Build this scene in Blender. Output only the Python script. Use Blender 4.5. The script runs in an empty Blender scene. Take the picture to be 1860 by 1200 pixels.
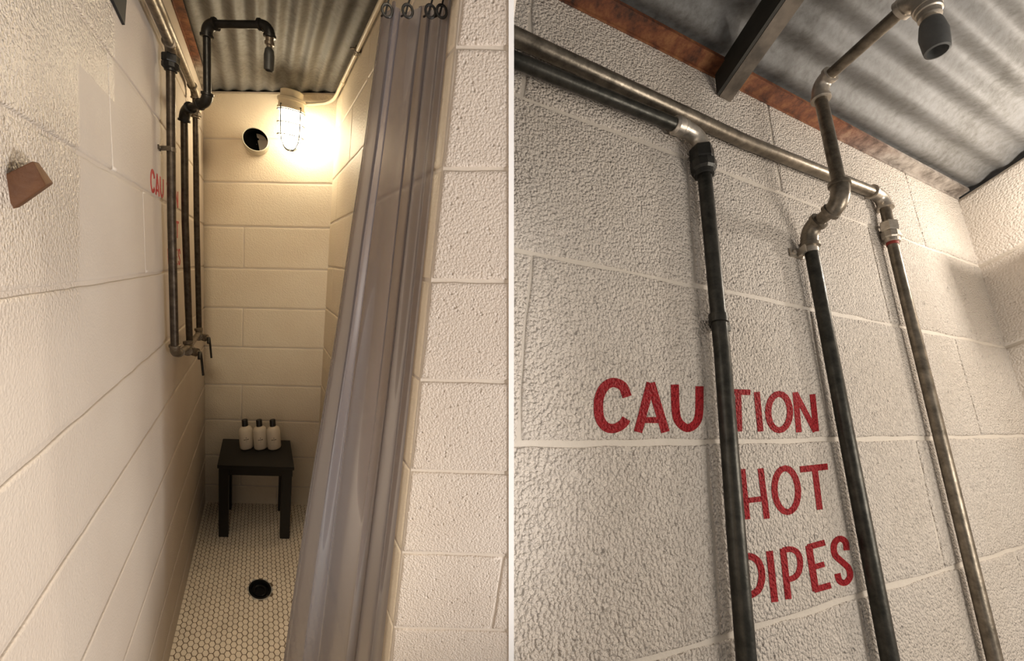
import bpy, bmesh, math, random
from mathutils import Vector, Matrix
random.seed(7)
S = bpy.context.scene
C = S.collection

# ------------------------------------------------------------------ camera, light, exposure
cam_d = bpy.data.cameras.new('camera'); cam = bpy.data.objects.new('camera', cam_d); C.objects.link(cam)
cam_d.sensor_width = 36.0; cam_d.sensor_fit = 'HORIZONTAL'
cam_d.lens = 36.0 * 750 / 1860
cam_d.clip_start = 0.02
cam.matrix_world = Matrix(((0.9998, -0.0208, 0.0, 0), (0.0033, 0.1599, -0.9871, 0), (0.0206, 0.9869, 0.1599, 1.248), (0, 0, 0, 1)))
S.camera = cam
S.view_settings.view_transform = 'Standard'; S.view_settings.look = 'None'
S.view_settings.exposure = 0.0; S.view_settings.gamma = 1.0; S.view_settings.use_curve_mapping = False

w = bpy.data.worlds.new('world'); S.world = w; w.use_nodes = True
w.node_tree.nodes['Background'].inputs[0].default_value = (1.0, 0.93, 0.86, 1)
w.node_tree.nodes['Background'].inputs[1].default_value = 0.33

def lamp(name, kind, loc, energy, color, size=0.1, target=None):
    d = bpy.data.lights.new(name, kind); o = bpy.data.objects.new(name, d); C.objects.link(o)
    o.location = loc; d.energy = energy; d.color = color
    if kind == 'AREA': d.shape = 'DISK'; d.size = size
    else: d.shadow_soft_size = size
    if target is not None: o.rotation_euler = (Vector(target) - Vector(loc)).to_track_quat('-Z', 'Y').to_euler()
    return o

# two out-of-square masonry stalls side by side: (across, along the pipe wall, up), metres from the
# foot of each pipe wall; the second stall leans back and is the larger one
class Frame:
    def __init__(s, o, ex, ey, ez, k=1.0):
        s.o = Vector(o); s.ex = Vector(ex) * k; s.ey = Vector(ey) * k; s.ez = Vector(ez) * k; s.k = k
    def __call__(s, x, y, z): return s.o + s.ex * x + s.ey * y + s.ez * z
def off(base, ex, ey, ez, x, z, k): return Vector(base) + (Vector(ex) * x + Vector(ez) * z) * k
AL = ((0.9226, -0.0103, 0.0), (-0.5993, 0.995, 0.0), (0.1162, -0.0407, 0.9209))
AR = ((0.1916, -0.6543, 0.5234), (1.2719, 0.5549, -0.2025), (0.0676, 0.5244, 0.9724))
KR = 2.5
L = Frame(off((0, 0, 1.248), *AL, -.285, -1.355, 1), *AL)
R = Frame(off((0, 0, 1.248), *AR, -.48, -1.425, KR), *AR, k=KR)

# unseen lights: one from the front right, added fills, the second stall's lamp
def spot(name, loc, energy, color, size, target, half, blend):
    o = lamp(name, 'SPOT', loc, energy, color, size, target); o.data.spot_size = math.radians(2 * half); o.data.spot_blend = blend
spot('unseen_front_light', (2.0, -0.45, 0.12), 248, (1.0, 0.95, 0.92), 0.14, (-0.5, 0.42, 1.20), 23, .6)  # low front light, set by the shadow edge on the left wall
spot('unseen_front_light', (0.02, -0.15, 2.0), 76, (1.0, 0.84, 0.62), 0.12, (-1.17, 1.85, 1.2), 17, 1.0)  # added fill aimed at the upper back wall, no lamp stands here
spot('unseen_front_light', (0.04, -0.15, 2.0), 105, (1.0, 0.88, 0.70), 0.12, (-0.80, 1.05, 0.0), 16, 1.0)  # added fill brightening the stall floor, not a fixture
lamp('unseen_stall_light', 'POINT', R(0.405, .985, 1.89), 58, (1.0, 0.92, 0.82), 0.075)
lamp('unseen_stall_light', 'POINT', R(0.95, .80, 1.25), 132, (1.0, 0.92, 0.82), 0.55)  # added soft fill to even out the pipe wall, not a fixture
# ------------------------------------------------------------------ materials
def mat(name):
    m = bpy.data.materials.new(name); m.use_nodes = True
    nt = m.node_tree; b = nt.nodes['Principled BSDF']
    return m, nt, b
def nd(nt, t, **kw):
    n = nt.nodes.new(t)
    for k, v in kw.items():
        if k.startswith('i_'): n.inputs[k[2:]].default_value = v
        else: setattr(n, k, v)
    return n
def mth(nt, op, a, b=None, c=None, clamp=False):
    n = nt.nodes.new('ShaderNodeMath'); n.operation = op; n.use_clamp = clamp
    for i, v in enumerate((a, b, c)):
        if v is None: continue
        if isinstance(v, (int, float)): n.inputs[i].default_value = v
        else: nt.links.new(v, n.inputs[i])
    return n.outputs[0]
def pos(nt, s=1.0):
    g = nt.nodes.new('ShaderNodeNewGeometry')
    if s == 1.0: return g.outputs['Position']
    m = nt.nodes.new('ShaderNodeVectorMath'); m.operation = 'SCALE'; nt.links.new(g.outputs['Position'], m.inputs[0]); m.inputs['Scale'].default_value = 1.0 / s
    return m.outputs[0]
def noise(nt, vec, scale, detail=3, rough=.55, out='Fac'):
    n = nt.nodes.new('ShaderNodeTexNoise'); n.inputs['Scale'].default_value = scale
    n.inputs['Detail'].default_value = detail; n.inputs['Roughness'].default_value = rough
    nt.links.new(vec, n.inputs['Vector']); return n.outputs[out]
def ramp(nt, fac, stops):
    r = nt.nodes.new('ShaderNodeValToRGB'); e = r.color_ramp.elements
    while len(e) < len(stops): e.new(0.5)
    for i, (p, c) in enumerate(stops): e[i].position = p; e[i].color = (*c, 1)
    nt.links.new(fac, r.inputs[0]); return r.outputs[0]
def bump(nt, b, h, strength, dist):
    n = nt.nodes.new('ShaderNodeBump'); n.inputs['Strength'].default_value = strength if isinstance(strength, (int, float)) else 1
    if not isinstance(strength, (int, float)): nt.links.new(strength, n.inputs['Strength'])
    n.inputs['Distance'].default_value = dist; nt.links.new(h, n.inputs['Height']); nt.links.new(n.outputs[0], b.inputs['Normal'])
    return n

def block_paint(name, col, col2, s=1.0, depth=.003, st=1.0, rough=.5, pits=0.0, gloss_edge=False, stip=150):
    m, nt, b = mat(name); p = pos(nt, s); b.inputs['Specular IOR Level'].default_value = .3
    c = ramp(nt, noise(nt, p, 5, 3), [(.32, col), (.68, col2)])
    nt.links.new(c, b.inputs['Base Color']); b.inputs['Roughness'].default_value = rough
    n1 = noise(nt, p, stip, 2.5, .5); n2 = noise(nt, p, stip * .35, 2, .5)
    vo = nt.nodes.new('ShaderNodeTexVoronoi'); vo.feature = 'SMOOTH_F1'; vo.inputs['Smoothness'].default_value = .35; vo.inputs['Scale'].default_value = stip * .72
    wv = nt.nodes.new('ShaderNodeVectorMath'); wv.operation = 'MULTIPLY_ADD'; nt.links.new(noise(nt, p, stip * .8, 2, .5, 'Color'), wv.inputs[0]); wv.inputs[1].default_value = (.9 / stip,) * 3; nt.links.new(p, wv.inputs[2]); nt.links.new(wv.outputs[0], vo.inputs['Vector'])
    h = mth(nt, 'ADD', mth(nt, 'MULTIPLY', vo.outputs['Distance'], -.75), mth(nt, 'ADD', mth(nt, 'MULTIPLY', n1, .8), mth(nt, 'MULTIPLY', n2, .2)))
    if pits:
        v = nt.nodes.new('ShaderNodeTexVoronoi'); v.inputs['Scale'].default_value = 95; nt.links.new(p, v.inputs['Vector'])
        sel = mth(nt, 'GREATER_THAN', noise(nt, p, 60, 1), .56)
        pit = mth(nt, 'MULTIPLY', mth(nt, 'SUBTRACT', .32, v.outputs['Distance'], clamp=True), sel)
        h = mth(nt, 'SUBTRACT', h, mth(nt, 'MULTIPLY', pit, pits))
    strength = st
    if gloss_edge:
        # the old gloss coat stops at a ragged vertical edge part way along the wall
        g = nt.nodes.new('ShaderNodeSeparateXYZ'); nt.links.new(pos(nt), g.inputs[0])
        M = Matrix((L.ex, L.ey, L.ez)).transposed().inverted(); o = M @ L.o
        def coord(r):
            a = mth(nt, 'MULTIPLY', g.outputs[0], M[r][0]); a = mth(nt, 'MULTIPLY_ADD', g.outputs[1], M[r][1], a)
            a = mth(nt, 'MULTIPLY_ADD', g.outputs[2], M[r][2], a); return mth(nt, 'SUBTRACT', a, o[r])
        y, z = coord(1), coord(2)
        edge = mth(nt, 'ADD', mth(nt, 'MULTIPLY_ADD', z, .13, .43), mth(nt, 'MULTIPLY', mth(nt, 'GREATER_THAN', z, 1.64), .14))
        edge = mth(nt, 'ADD', edge, mth(nt, 'MULTIPLY', mth(nt, 'SUBTRACT', noise(nt, p, 30, 2), .5), .02))
        k = mth(nt, 'MULTIPLY', mth(nt, 'SUBTRACT', edge, y), 90, clamp=True)
        k2 = mth(nt, 'MULTIPLY', k, mth(nt, 'MULTIPLY', mth(nt, 'SUBTRACT', z, 1.22), 5, clamp=True))
        nt.links.new(mth(nt, 'MULTIPLY_ADD', k2, .8, .2, clamp=True), bump(nt, b, h, 1.0, depth).inputs['Strength'])
        nt.links.new(mth(nt, 'MULTIPLY_ADD', k2, -.38, rough), b.inputs['Roughness']); nt.links.new(mth(nt, 'MULTIPLY_ADD', k2, .6, .12), b.inputs['Specular IOR Level'])
    else: bump(nt, b, h, strength, depth)
    return m
def flat(name, col, rough=.5, metal=0.0, var=.0, sc=30, bmp=0.0, bs=200, bd=.001, s=1.0, col2=None, coat=0):
    m, nt, b = mat(name); p = pos(nt, s)
    c2 = col2 or tuple(max(0, x * (1 - var)) for x in col)
    nt.links.new(ramp(nt, noise(nt, p, sc, 4, .6), [(.35, c2), (.65, col)]), b.inputs['Base Color'])
    b.inputs['Roughness'].default_value = rough; b.inputs['Metallic'].default_value = metal; b.inputs['Coat Weight'].default_value = coat
    if bmp: bump(nt, b, noise(nt, p, bs, 3), bmp, bd)
    return m
CR = (.80, .69, .55); CR2 = (.75, .62, .49)
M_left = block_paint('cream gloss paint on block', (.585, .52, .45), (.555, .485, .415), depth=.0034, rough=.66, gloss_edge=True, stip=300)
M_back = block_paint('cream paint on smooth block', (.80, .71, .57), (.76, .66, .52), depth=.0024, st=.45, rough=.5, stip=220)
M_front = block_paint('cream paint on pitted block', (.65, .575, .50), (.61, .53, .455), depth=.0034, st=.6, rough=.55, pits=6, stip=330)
M_joint = flat('cream paint on mortar joint', (.66, .585, .50), .5, 0, .04, 12, .3, 120, .002)
M_r = block_paint('cream paint on coarse block', (.64, .575, .505), (.60, .53, .455), s=KR, depth=.0068 * KR, st=1.0, rough=.6, pits=2.5, stip=330)
M_rend = block_paint('cream paint on fine block', (.64, .58, .51), (.62, .55, .48), s=KR, depth=.003 * KR, st=.6, rough=.6, stip=270)
M_rj = flat('cream paint on mortar joint of the second stall', (.56, .50, .425), .65, 0, .04, 12, .6, 120, .004, s=KR)
M_red = block_paint('red sign paint', (.34, .004, .009), (.28, .003, .007), s=KR, depth=.0068 * KR, st=1.0, rough=.6, pits=2.5, stip=330)
M_redl = block_paint('red sign paint on the first wall', (.45, .02, .025), (.38, .012, .018), depth=.003, st=.35, rough=.5)
def steel(name, a, b_, metal, rough, s=1.0):
    m, nt, b = mat(name); p = pos(nt, s)
    nt.links.new(ramp(nt, noise(nt, p, 55, 5, .65), [(.3, a), (.7, b_)]), b.inputs['Base Color'])
    nt.links.new(mth(nt, 'MULTIPLY_ADD', noise(nt, p, 90, 3), .3, rough - .15), b.inputs['Roughness'])
    b.inputs['Metallic'].default_value = metal; bump(nt, b, noise(nt, p, 260, 3), .35, .0006 * s); return m
M_dark = steel('dark steel pipe', (.035, .026, .018), (.10, .08, .06), .75, .42)
M_black = steel('black iron fitting', (.012, .011, .010), (.03, .028, .025), .5, .4)
M_galv = steel('weathered galvanised pipe', (.10, .08, .055), (.25, .205, .155), .7, .45)
M_rpipe = steel('galvanised steel pipe', (.10, .085, .065), (.27, .23, .18), .85, .36, KR)
M_rpale = steel('pale galvanised fitting', (.34, .30, .25), (.62, .56, .48), .8, .36, KR)
M_rdark = steel('dark steel pipe in the second stall', (.018, .018, .014), (.07, .065, .054), .7, .36, KR)
M_rblk = steel('black union nut', (.02, .02, .018), (.05, .048, .042), .6, .38, KR)
M_rubber = flat('grey shower head casting', (.11, .11, .105), .55, .1, .25, 40, .2, 150, .002, s=KR)
M_headl = flat('dark shower head casting', (.05, .05, .045), .5, .1, .3, 60)
M_tin = steel('galvanised corrugated iron', (.40, .38, .33), (.62, .59, .52), .45, .45)
def tin(name, s):
    m, nt, b = mat(name); p = pos(nt, s)
    big = noise(nt, p, 4, 3); fine = noise(nt, p, 70, 4, .7)
    f = mth(nt, 'MULTIPLY_ADD', fine, .55, mth(nt, 'MULTIPLY', big, .5))
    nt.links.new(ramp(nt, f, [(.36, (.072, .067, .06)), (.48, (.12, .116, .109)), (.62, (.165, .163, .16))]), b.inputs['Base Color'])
    b.inputs['Roughness'].default_value = .62; b.inputs['Metallic'].default_value = .12
    bump(nt, b, noise(nt, p, 60, 3), .3, .0015 * s); return m
M_tinL = tin('corrugated iron ceiling sheet', 1.0); M_tinR = tin('corrugated iron ceiling sheet of the second stall', KR)
def rusty(name, s, fade):
    m, nt, b = mat(name); p = pos(nt, s)
    f = noise(nt, p, 28, 5, .7)
    rust = ramp(nt, f, [(.32, (.03, .012, .006)), (.5, (.16, .05, .018)), (.66, (.27, .12, .045))])
    bare = ramp(nt, f, [(.35, (.10, .08, .065)), (.62, (.34, .30, .26))])
    g = nt.nodes.new('ShaderNodeSeparateXYZ'); nt.links.new(pos(nt), g.inputs[0])
    k = mth(nt, 'MULTIPLY_ADD', mth(nt, 'SUBTRACT', g.outputs[1], fade), 9 / s, mth(nt, 'MULTIPLY', f, .6), clamp=True)
    mx = nt.nodes.new('ShaderNodeMix'); mx.data_type = 'RGBA'; nt.links.new(k, mx.inputs[0]); nt.links.new(rust, mx.inputs[6]); nt.links.new(bare, mx.inputs[7])
    nt.links.new(mx.outputs[2], b.inputs['Base Color']); b.inputs['Roughness'].default_value = .7; b.inputs['Metallic'].default_value = .2
    bump(nt, b, f, .6, .002 * s); return m
M_ledL = rusty('rusty steel angle', 1.0, L(0, 1.62, 2.1).y); M_ledR = rusty('rusty steel angle of the second stall', KR, R(0, .66, 2.1).y)
M_beam = flat('dirty dark steel', (.16, .13, .10), .6, .3, .6, 25, .4, 90, .002, s=KR)
M_tile = flat('off-white glazed mosaic tile', (.74, .63, .49), .32, 0, .14, 9)
M_grout = flat('brown tile grout', (.13, .085, .05), .85, 0, .2, 60)
M_stool = flat('black painted stool', (.010, .010, .010), .5, 0, .15, 40, .15, 300, .0005)
M_bottle = flat('cream plastic bottle', (.85, .76, .62), .35, 0, .02)
M_cap = flat('black plastic cap', (.012, .011, .010), .35)
M_ink = flat('dark label print', (.10, .06, .03), .6)
M_ductdark = flat('black for depth of duct', (.003, .003, .003), 1.0); M_ductdark.node_tree.nodes['Principled BSDF'].inputs['Specular IOR Level'].default_value = 0  # flat black stands in for the darkness of a deep duct
M_duct = flat('painted duct rim', (.55, .50, .40), .4, .3, .3)
M_drain = flat('dark drain casting', (.018, .018, .018), .35, .6, .3)
M_cement = flat('grey cement around the drain', (.36, .33, .28), .9, 0, .3, 120)
M_black2 = flat('near-black steel web', (.03, .027, .02), .7, .1, .4, s=KR)
M_wood = flat('brown cut wood', (.10, .038, .011), .7, 0, .35, 45, .5, 110, .002, col2=(.08, .03, .010))
M_woodend = flat('pale sawn wood end', (.19, .09, .035), .75, 0, .3, 60, .3, 160, .001)
M_cond = flat('cream painted conduit', (.78, .70, .54), .4, 0, .08)
M_cage = flat('grey metal lamp cage', (.03, .03, .028), .6, 0, .2)
M_white = flat('white painted board edge', (.95, .95, .95), .6)
M_blade = flat('black blue painted steel', (.006, .008, .011), .6, 0)
m, nt, b = mat('frosted lamp glass, lit'); M_glow = m
b.inputs['Base Color'].default_value = (1, .97, .9, 1); b.inputs['Emission Color'].default_value = (1, .84, .58, 1); b.inputs['Emission Strength'].default_value = 40
m, nt, b = mat('translucent grey vinyl curtain'); M_curt = m
nt.nodes.remove(b); out = nt.nodes['Material Output']
tr = nd(nt, 'ShaderNodeBsdfTransparent'); tr.inputs[0].default_value = (.80, .74, .71, 1)
tl = nd(nt, 'ShaderNodeBsdfTranslucent'); tl.inputs[0].default_value = (.36, .32, .31, 1)
df = nd(nt, 'ShaderNodeBsdfDiffuse'); df.inputs[0].default_value = (.20, .195, .225, 1)
gl = nd(nt, 'ShaderNodeBsdfGlossy'); gl.inputs['Roughness'].default_value = .34
a = nd(nt, 'ShaderNodeMixShader'); a.inputs[0].default_value = .62; nt.links.new(tl.outputs[0], a.inputs[1]); nt.links.new(df.outputs[0], a.inputs[2])
c = nd(nt, 'ShaderNodeMixShader'); lw = nd(nt, 'ShaderNodeLayerWeight'); lw.inputs[0].default_value = .35
nt.links.new(mth(nt, 'MULTIPLY_ADD', lw.outputs['Facing'], .45, .48, clamp=True), c.inputs[0]); nt.links.new(tr.outputs[0], c.inputs[1]); nt.links.new(a.outputs[0], c.inputs[2])
d = nd(nt, 'ShaderNodeMixShader'); fr = nd(nt, 'ShaderNodeFresnel'); fr.inputs[0].default_value = 1.4; nt.links.new(mth(nt, 'MULTIPLY', fr.outputs[0], .4), d.inputs[0])
nt.links.new(c.outputs[0], d.inputs[1]); nt.links.new(gl.outputs[0], d.inputs[2]); nt.links.new(d.outputs[0], out.inputs[0])

PART_O = Vector((0, 0, 1.248)); PART_N = Vector((.9998, .0033, .0206)).normalized()      # plane of the thin board between the stalls
# ------------------------------------------------------------------ mesh helpers
def obj(name, bm, mats, parent=None, smooth=False, label=None):
    bmesh.ops.recalc_face_normals(bm, faces=bm.faces) if smooth != 'keep' else None
    me = bpy.data.meshes.new(name); bm.to_mesh(me); bm.free()
    for m in (mats if isinstance(mats, (list, tuple)) else [mats]): me.materials.append(m)
    if smooth is True:
        me.polygons.foreach_set('use_smooth', [True] * len(me.polygons)); me.set_sharp_from_angle(angle=math.radians(38))
    o = bpy.data.objects.new(name, me); C.objects.link(o)
    if parent:
        o.parent = parent; o.matrix_parent_inverse = parent.matrix_world.inverted()
    if label: o['label'] = label
    return o
def struct(o): o['kind'] = 'structure'; return o
def tag(o, label, cat, group=None):
    o['label'] = label; o['category'] = cat
    if group: o['group'] = group
    return o
def thing(name, loc, label, cat, group=None):
    o = bpy.data.objects.new(name, None); C.objects.link(o); o.location = loc; o.empty_display_size = .05
    o.matrix_world = Matrix.Translation(loc); return tag(o, label, cat, group)
def prism(bm, F, poly0, poly1, mi=0):
    """closed solid between two equal outlines of frame points"""
    a = [bm.verts.new(F(*p)) for p in poly0]; b_ = [bm.verts.new(F(*p)) for p in poly1]; n = len(a)
    fs = [bm.faces.new(a[::-1]), bm.faces.new(b_)]
    for i in range(n): fs.append(bm.faces.new((a[i], a[(i + 1) % n], b_[(i + 1) % n], b_[i])))
    for f in fs: f.material_index = mi
    return fs
def box(bm, F, x0, x1, y0, y1, z0, z1, mi=0):
    return prism(bm, F, [(x0, y0, z0), (x1, y0, z0), (x1, y1, z0), (x0, y1, z0)], [(x0, y0, z1), (x1, y0, z1), (x1, y1, z1), (x0, y1, z1)], mi)
def bevel(bm, w_, seg=2):
    bmesh.ops.recalc_face_normals(bm, faces=bm.faces)
    bmesh.ops.bevel(bm, geom=bm.edges[:], offset=w_, segments=seg, affect='EDGES', profile=.6)
def sweep(bm, pts, radii, n=20, cap=True, flat6=False):
    """round (or six-sided) bar along world points; radii a number or one per point"""
    pts = [Vector(p) for p in pts]; n = 6 if flat6 else n
    if isinstance(radii, (int, float)): radii = [radii] * len(pts)
    t0 = (pts[1] - pts[0]).normalized(); u = t0.orthogonal().normalized(); prev = t0; rings = []
    for i, p in enumerate(pts):
        if i == 0: t = t0
        elif i == len(pts) - 1: t = (pts[i] - pts[i - 1]).normalized()
        else:
            t = ((pts[i] - pts[i - 1]).normalized() + (pts[i + 1] - pts[i]).normalized())
            t = t.normalized() if t.length > 1e-6 else prev
        q = prev.rotation_difference(t); u = (q @ u).normalized(); u = (u - t * u.dot(t)).normalized(); v = t.cross(u); prev = t
        rings.append([bm.verts.new(p + (u * math.cos(a) + v * math.sin(a)) * radii[i]) for a in [2 * math.pi * k / n for k in range(n)]])
    for A, B in zip(rings, rings[1:]):
        for k in range(n): bm.faces.new((A[k], A[(k + 1) % n], B[(k + 1) % n], B[k]))
    if cap: bm.faces.new(rings[0][::-1]); bm.faces.new(rings[-1])
def lathe(bm, base, axis, prof, n=32, cap=True):
    """prof: (height along axis, radius)"""
    axis = Vector(axis).normalized(); base = Vector(base); u = axis.orthogonal().normalized(); v = axis.cross(u); rings = []
    for h, r in prof:
        rings.append([bm.verts.new(base + axis * h + (u * math.cos(2 * math.pi * k / n) + v * math.sin(2 * math.pi * k / n)) * max(r, 1e-5)) for k in range(n)])
    for A, B in zip(rings, rings[1:]):
        for k in range(n): bm.faces.new((A[k], A[(k + 1) % n], B[(k + 1) % n], B[k]))
    if cap: bm.faces.new(rings[0][::-1]); bm.faces.new(rings[-1])
def arc(a, corner, b_, n=9):
    a, c_, b_ = Vector(a), Vector(corner), Vector(b_)
    return [a * (1 - t) ** 2 + c_ * 2 * t * (1 - t) + b_ * t * t for t in [i / (n - 1) for i in range(n)]]
def tube_obj(name, pts, r, m, parent, label=None, n=20, **kw):
    bm = bmesh.new(); sweep(bm, pts, r, n, **kw); return obj(name, bm, m, parent, True, label)
def elbow(name, a, c_, b_, r, m, parent, label=None):
    """threaded malleable elbow: banded mouth, curved body, banded mouth"""
    P = arc(a, c_, b_, 13); bm = bmesh.new()
    da = (P[0] - P[1]).normalized(); db = (P[-1] - P[-2]).normalized()
    sweep(bm, P, [r * 1.28] * 13)
    for e, d_ in ((P[0], da), (P[-1], db)):
        sweep(bm, [e + d_ * r * .25, e + d_ * r * .2, e - d_ * r * .35, e - d_ * r * .45], [r * 1.38, r * 1.5, r * 1.5, r * 1.3])
    return obj(name, bm, m, parent, True, label)
def union(name, a, b_, r, m, parent, label=None, k=2.0):
    a, b_ = Vector(a), Vector(b_); d_ = b_ - a; bm = bmesh.new()
    sweep(bm, [a, a + d_ * .06, a + d_ * .42, a + d_ * .48], [r * (k - .15), r * k, r * k, r * (k - .1)], flat6=True)
    sweep(bm, [a + d_ * .48, a + d_ * .52, a + d_ * .78, a + d_ * .85], [r * (k - .35), r * (k + .02), r * (k + .02), r * (k - .3)], n=10)
    sweep(bm, [a + d_ * .84, a + d_ * .98, b_], [r * 1.45, r * 1.4, r * 1.2])
    return obj(name, bm, m, parent, False, label)
def strap(name, F, y, z, x, r, m, parent, side=-1, label=None):
    """two-hole clip round a pipe that runs up the wall"""
    c0 = F(x, y, z); up = F.ez.normalized(); bm = bmesh.new(); w_ = r * .62
    sweep(bm, [c0 - up * w_, c0 - up * w_ * .9, c0 + up * w_ * .9, c0 + up * w_], [r * 1.05, r * 1.2, r * 1.2, r * 1.05])
    h = w_ * 1.0 / F.k; e = r / F.k
    xr = x - 0; prism(bm, F, [(0, y + side * e * .7, z - h), (x + e * .3, y + side * e * .95, z - h), (x + e * .3, y + side * e * 1.25, z - h), (0, y + side * e * 1.25, z - h)], [(0, y + side * e * .7, z + h), (x + e * .3, y + side * e * .95, z + h), (x + e * .3, y + side * e * 1.25, z + h), (0, y + side * e * 1.25, z + h)])
    for s in (side,):
        box(bm, F, -.001, .004, min(y, y + s * e * 2.6), max(y, y + s * e * 2.6), z - h, z + h)
        cx = F(.004, y + s * e * 1.9, z); n_ = F.ey.cross(F.ez).normalized(); n_ = n_ if n_.dot(F.ex) > 0 else -n_
        sweep(bm, [cx, cx + n_ * r * .28], r * .42, 8)
    return obj(name, bm, m, parent, True, label)

def wobble(a, b_, step):
    n = max(1, int(abs(b_ - a) / step)); return [a + (b_ - a) * i / n for i in range(n)]
def block_wall(name, P, nrm_depth, rows, verts_per_row, u0, u1, mats, jw=.0035, bw=.0075, back=.10, clip=None, jit=.0011, seed=1, slab=None, vf=.55):
    """P(u, v, d) -> point; d>0 is towards the room. One wall: mortar bed slab and raised blocks."""
    rnd = random.Random(seed); bm = bmesh.new(); D = nrm_depth
    v0, v1 = (rows[0], rows[-1]) if slab is None else slab
    a = [bm.verts.new(P(u, v, -D)) for u, v in ((u0, v0), (u1, v0), (u1, v1), (u0, v1))]
    b_ = [bm.verts.new(P(u, v, -back)) for u, v in ((u0, v0), (u1, v0), (u1, v1), (u0, v1))]
    fs = [bm.faces.new(a), bm.faces.new(b_[::-1])] + [bm.faces.new((a[i], b_[i], b_[(i + 1) % 4], a[(i + 1) % 4])) for i in range(4)]
    for f in fs: f.material_index = 1
    for i in range(len(rows) - 1):
        zs = (rows[i], rows[i + 1]); us = [u0] + list(verts_per_row[i]) + [u1]
        for ua, ub in zip(us, us[1:]):
            if ub - ua < .02: continue
            def ring(ins, d, jj):
                x0, x1, y0, y1 = ua + ins, ub - ins, zs[0] + ins, zs[1] - ins
                pts = [(u, y0) for u in wobble(x0, x1, .022)] + [(x1, v) for v in wobble(y0, y1, .022)] + [(u, y1) for u in wobble(x1, x0, .022)] + [(x0, v) for v in wobble(y1, y0, .022)]
                return [(u, v, d) for u, v in pts]
            A = ring(jw, -D * .95, 0); n = len(A)
            js = [(rnd.uniform(-1, 1) * jit, rnd.uniform(-1, 1) * jit) for _ in range(n)]
            js = [((js[k][0] + js[k - 1][0]) * .7, (js[k][1] + js[k - 1][1]) * .7) for k in range(n)]
            mid = ((ua + ub) / 2, (zs[0] + zs[1]) / 2); hw, hh = (ub - ua) / 2, (zs[1] - zs[0]) / 2
            def shrink(ins, d, q):
                out = []
                for k, (u, v, _) in enumerate(A):
                    uu = mid[0] + (u - mid[0]) * (hw - ins * vf) / (hw - jw) + js[k][0] * q; vv = mid[1] + (v - mid[1]) * (hh - ins) / (hh - jw) + js[k][1] * q
                    out.append((uu, vv, d))
                return out
            rings = [[bm.verts.new(P(*p)) for p in rr] for rr in (shrink(jw, -D * 1.02, 1), shrink(jw + .0012, -D * .35, 1), shrink(jw + .3 * bw, -D * .1, 1), shrink(bw + jw, 0, .6))]
            for X, Y in zip(rings, rings[1:]):
                for k in range(n): f = bm.faces.new((X[k], X[(k + 1) % n], Y[(k + 1) % n], Y[k])); f.material_index = 0; f.smooth = True
            f = bm.faces.new(rings[-1]); f.material_index = 0
    if clip is not None:
        bmesh.ops.bisect_plane(bm, geom=bm.verts[:] + bm.edges[:] + bm.faces[:], plane_co=PART_O + PART_N * clip, plane_no=PART_N, clear_outer=clip < 0, clear_inner=clip > 0)
    bmesh.ops.recalc_face_normals(bm, faces=bm.faces)
    return struct(obj(name, bm, mats, smooth='keep'))

# ================================================================== FIRST STALL
CZ = 2.109                                  # underside of the ceiling sheet
LJ = [1.716, 1.510, 1.309, 1.101, .904, .688, .472, .268, .10, 0.0]
rowsL = sorted([CZ, 1.917] + LJ)[0:]; rowsL = [-.02] + [z for z in rowsL if z > .05]
vl = []
for i in range(len(rowsL) - 1):
    vl.append([.94 + .406 * k for k in (-3, -2, -1, 0, 1, 2)] if i % 2 else [.757 + .406 * k for k in (-2, -1, 0, 1, 2)])
vl = [[u for u in r if .6 < u < 1.0 and i in (len(vl) - 3, len(vl) - 4)] for i, r in enumerate(vl)]
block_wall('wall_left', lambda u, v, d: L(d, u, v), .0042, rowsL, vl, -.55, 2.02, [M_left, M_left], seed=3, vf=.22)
rowsB = [-.02, .108, .288, .497, .695, .901, 1.105, 1.304, 1.506, 1.7095, 1.903, CZ - .004]
vb = [[], [.197], [], [.4], [], [], [.197], [], [.197], [], [], []]
vb = [[.40], [.197], [], [.197], [], [.197], [], [.197], [], [], []]
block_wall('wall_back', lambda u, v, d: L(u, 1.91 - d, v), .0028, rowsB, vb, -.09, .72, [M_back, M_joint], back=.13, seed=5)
rowsF = [-.02, .022, .223, .4931 - .07, .4931 + .131, .7095 + .117, 1.116, 1.320, 1.526, 1.726, 1.930, 2.14]
rowsF = [-.02, .109, .305, .508, .710, .913, 1.116, 1.320, 1.526, 1.726, 1.930, 2.14]
vr = [[1.15, 1.56] if i % 2 else [.95, 1.36, 1.77] for i in range(11)]
block_wall('wall_right', lambda u, v, d: L(.615 - d, u, v), .0028, rowsF, vr, .755, 2.0, [M_back, M_joint], seed=8)
vf = [[] for _ in range(11)]; vf[1] = [.84]; vf[3] = [.845]; vf[0] = [.74]
block_wall('wall_front', lambda u, v, d: L(u, .748 - d, v), .0028, rowsF, vf, .618, 1.35, [M_front, M_joint], clip=-.0035, back=.016, seed=11)

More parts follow.
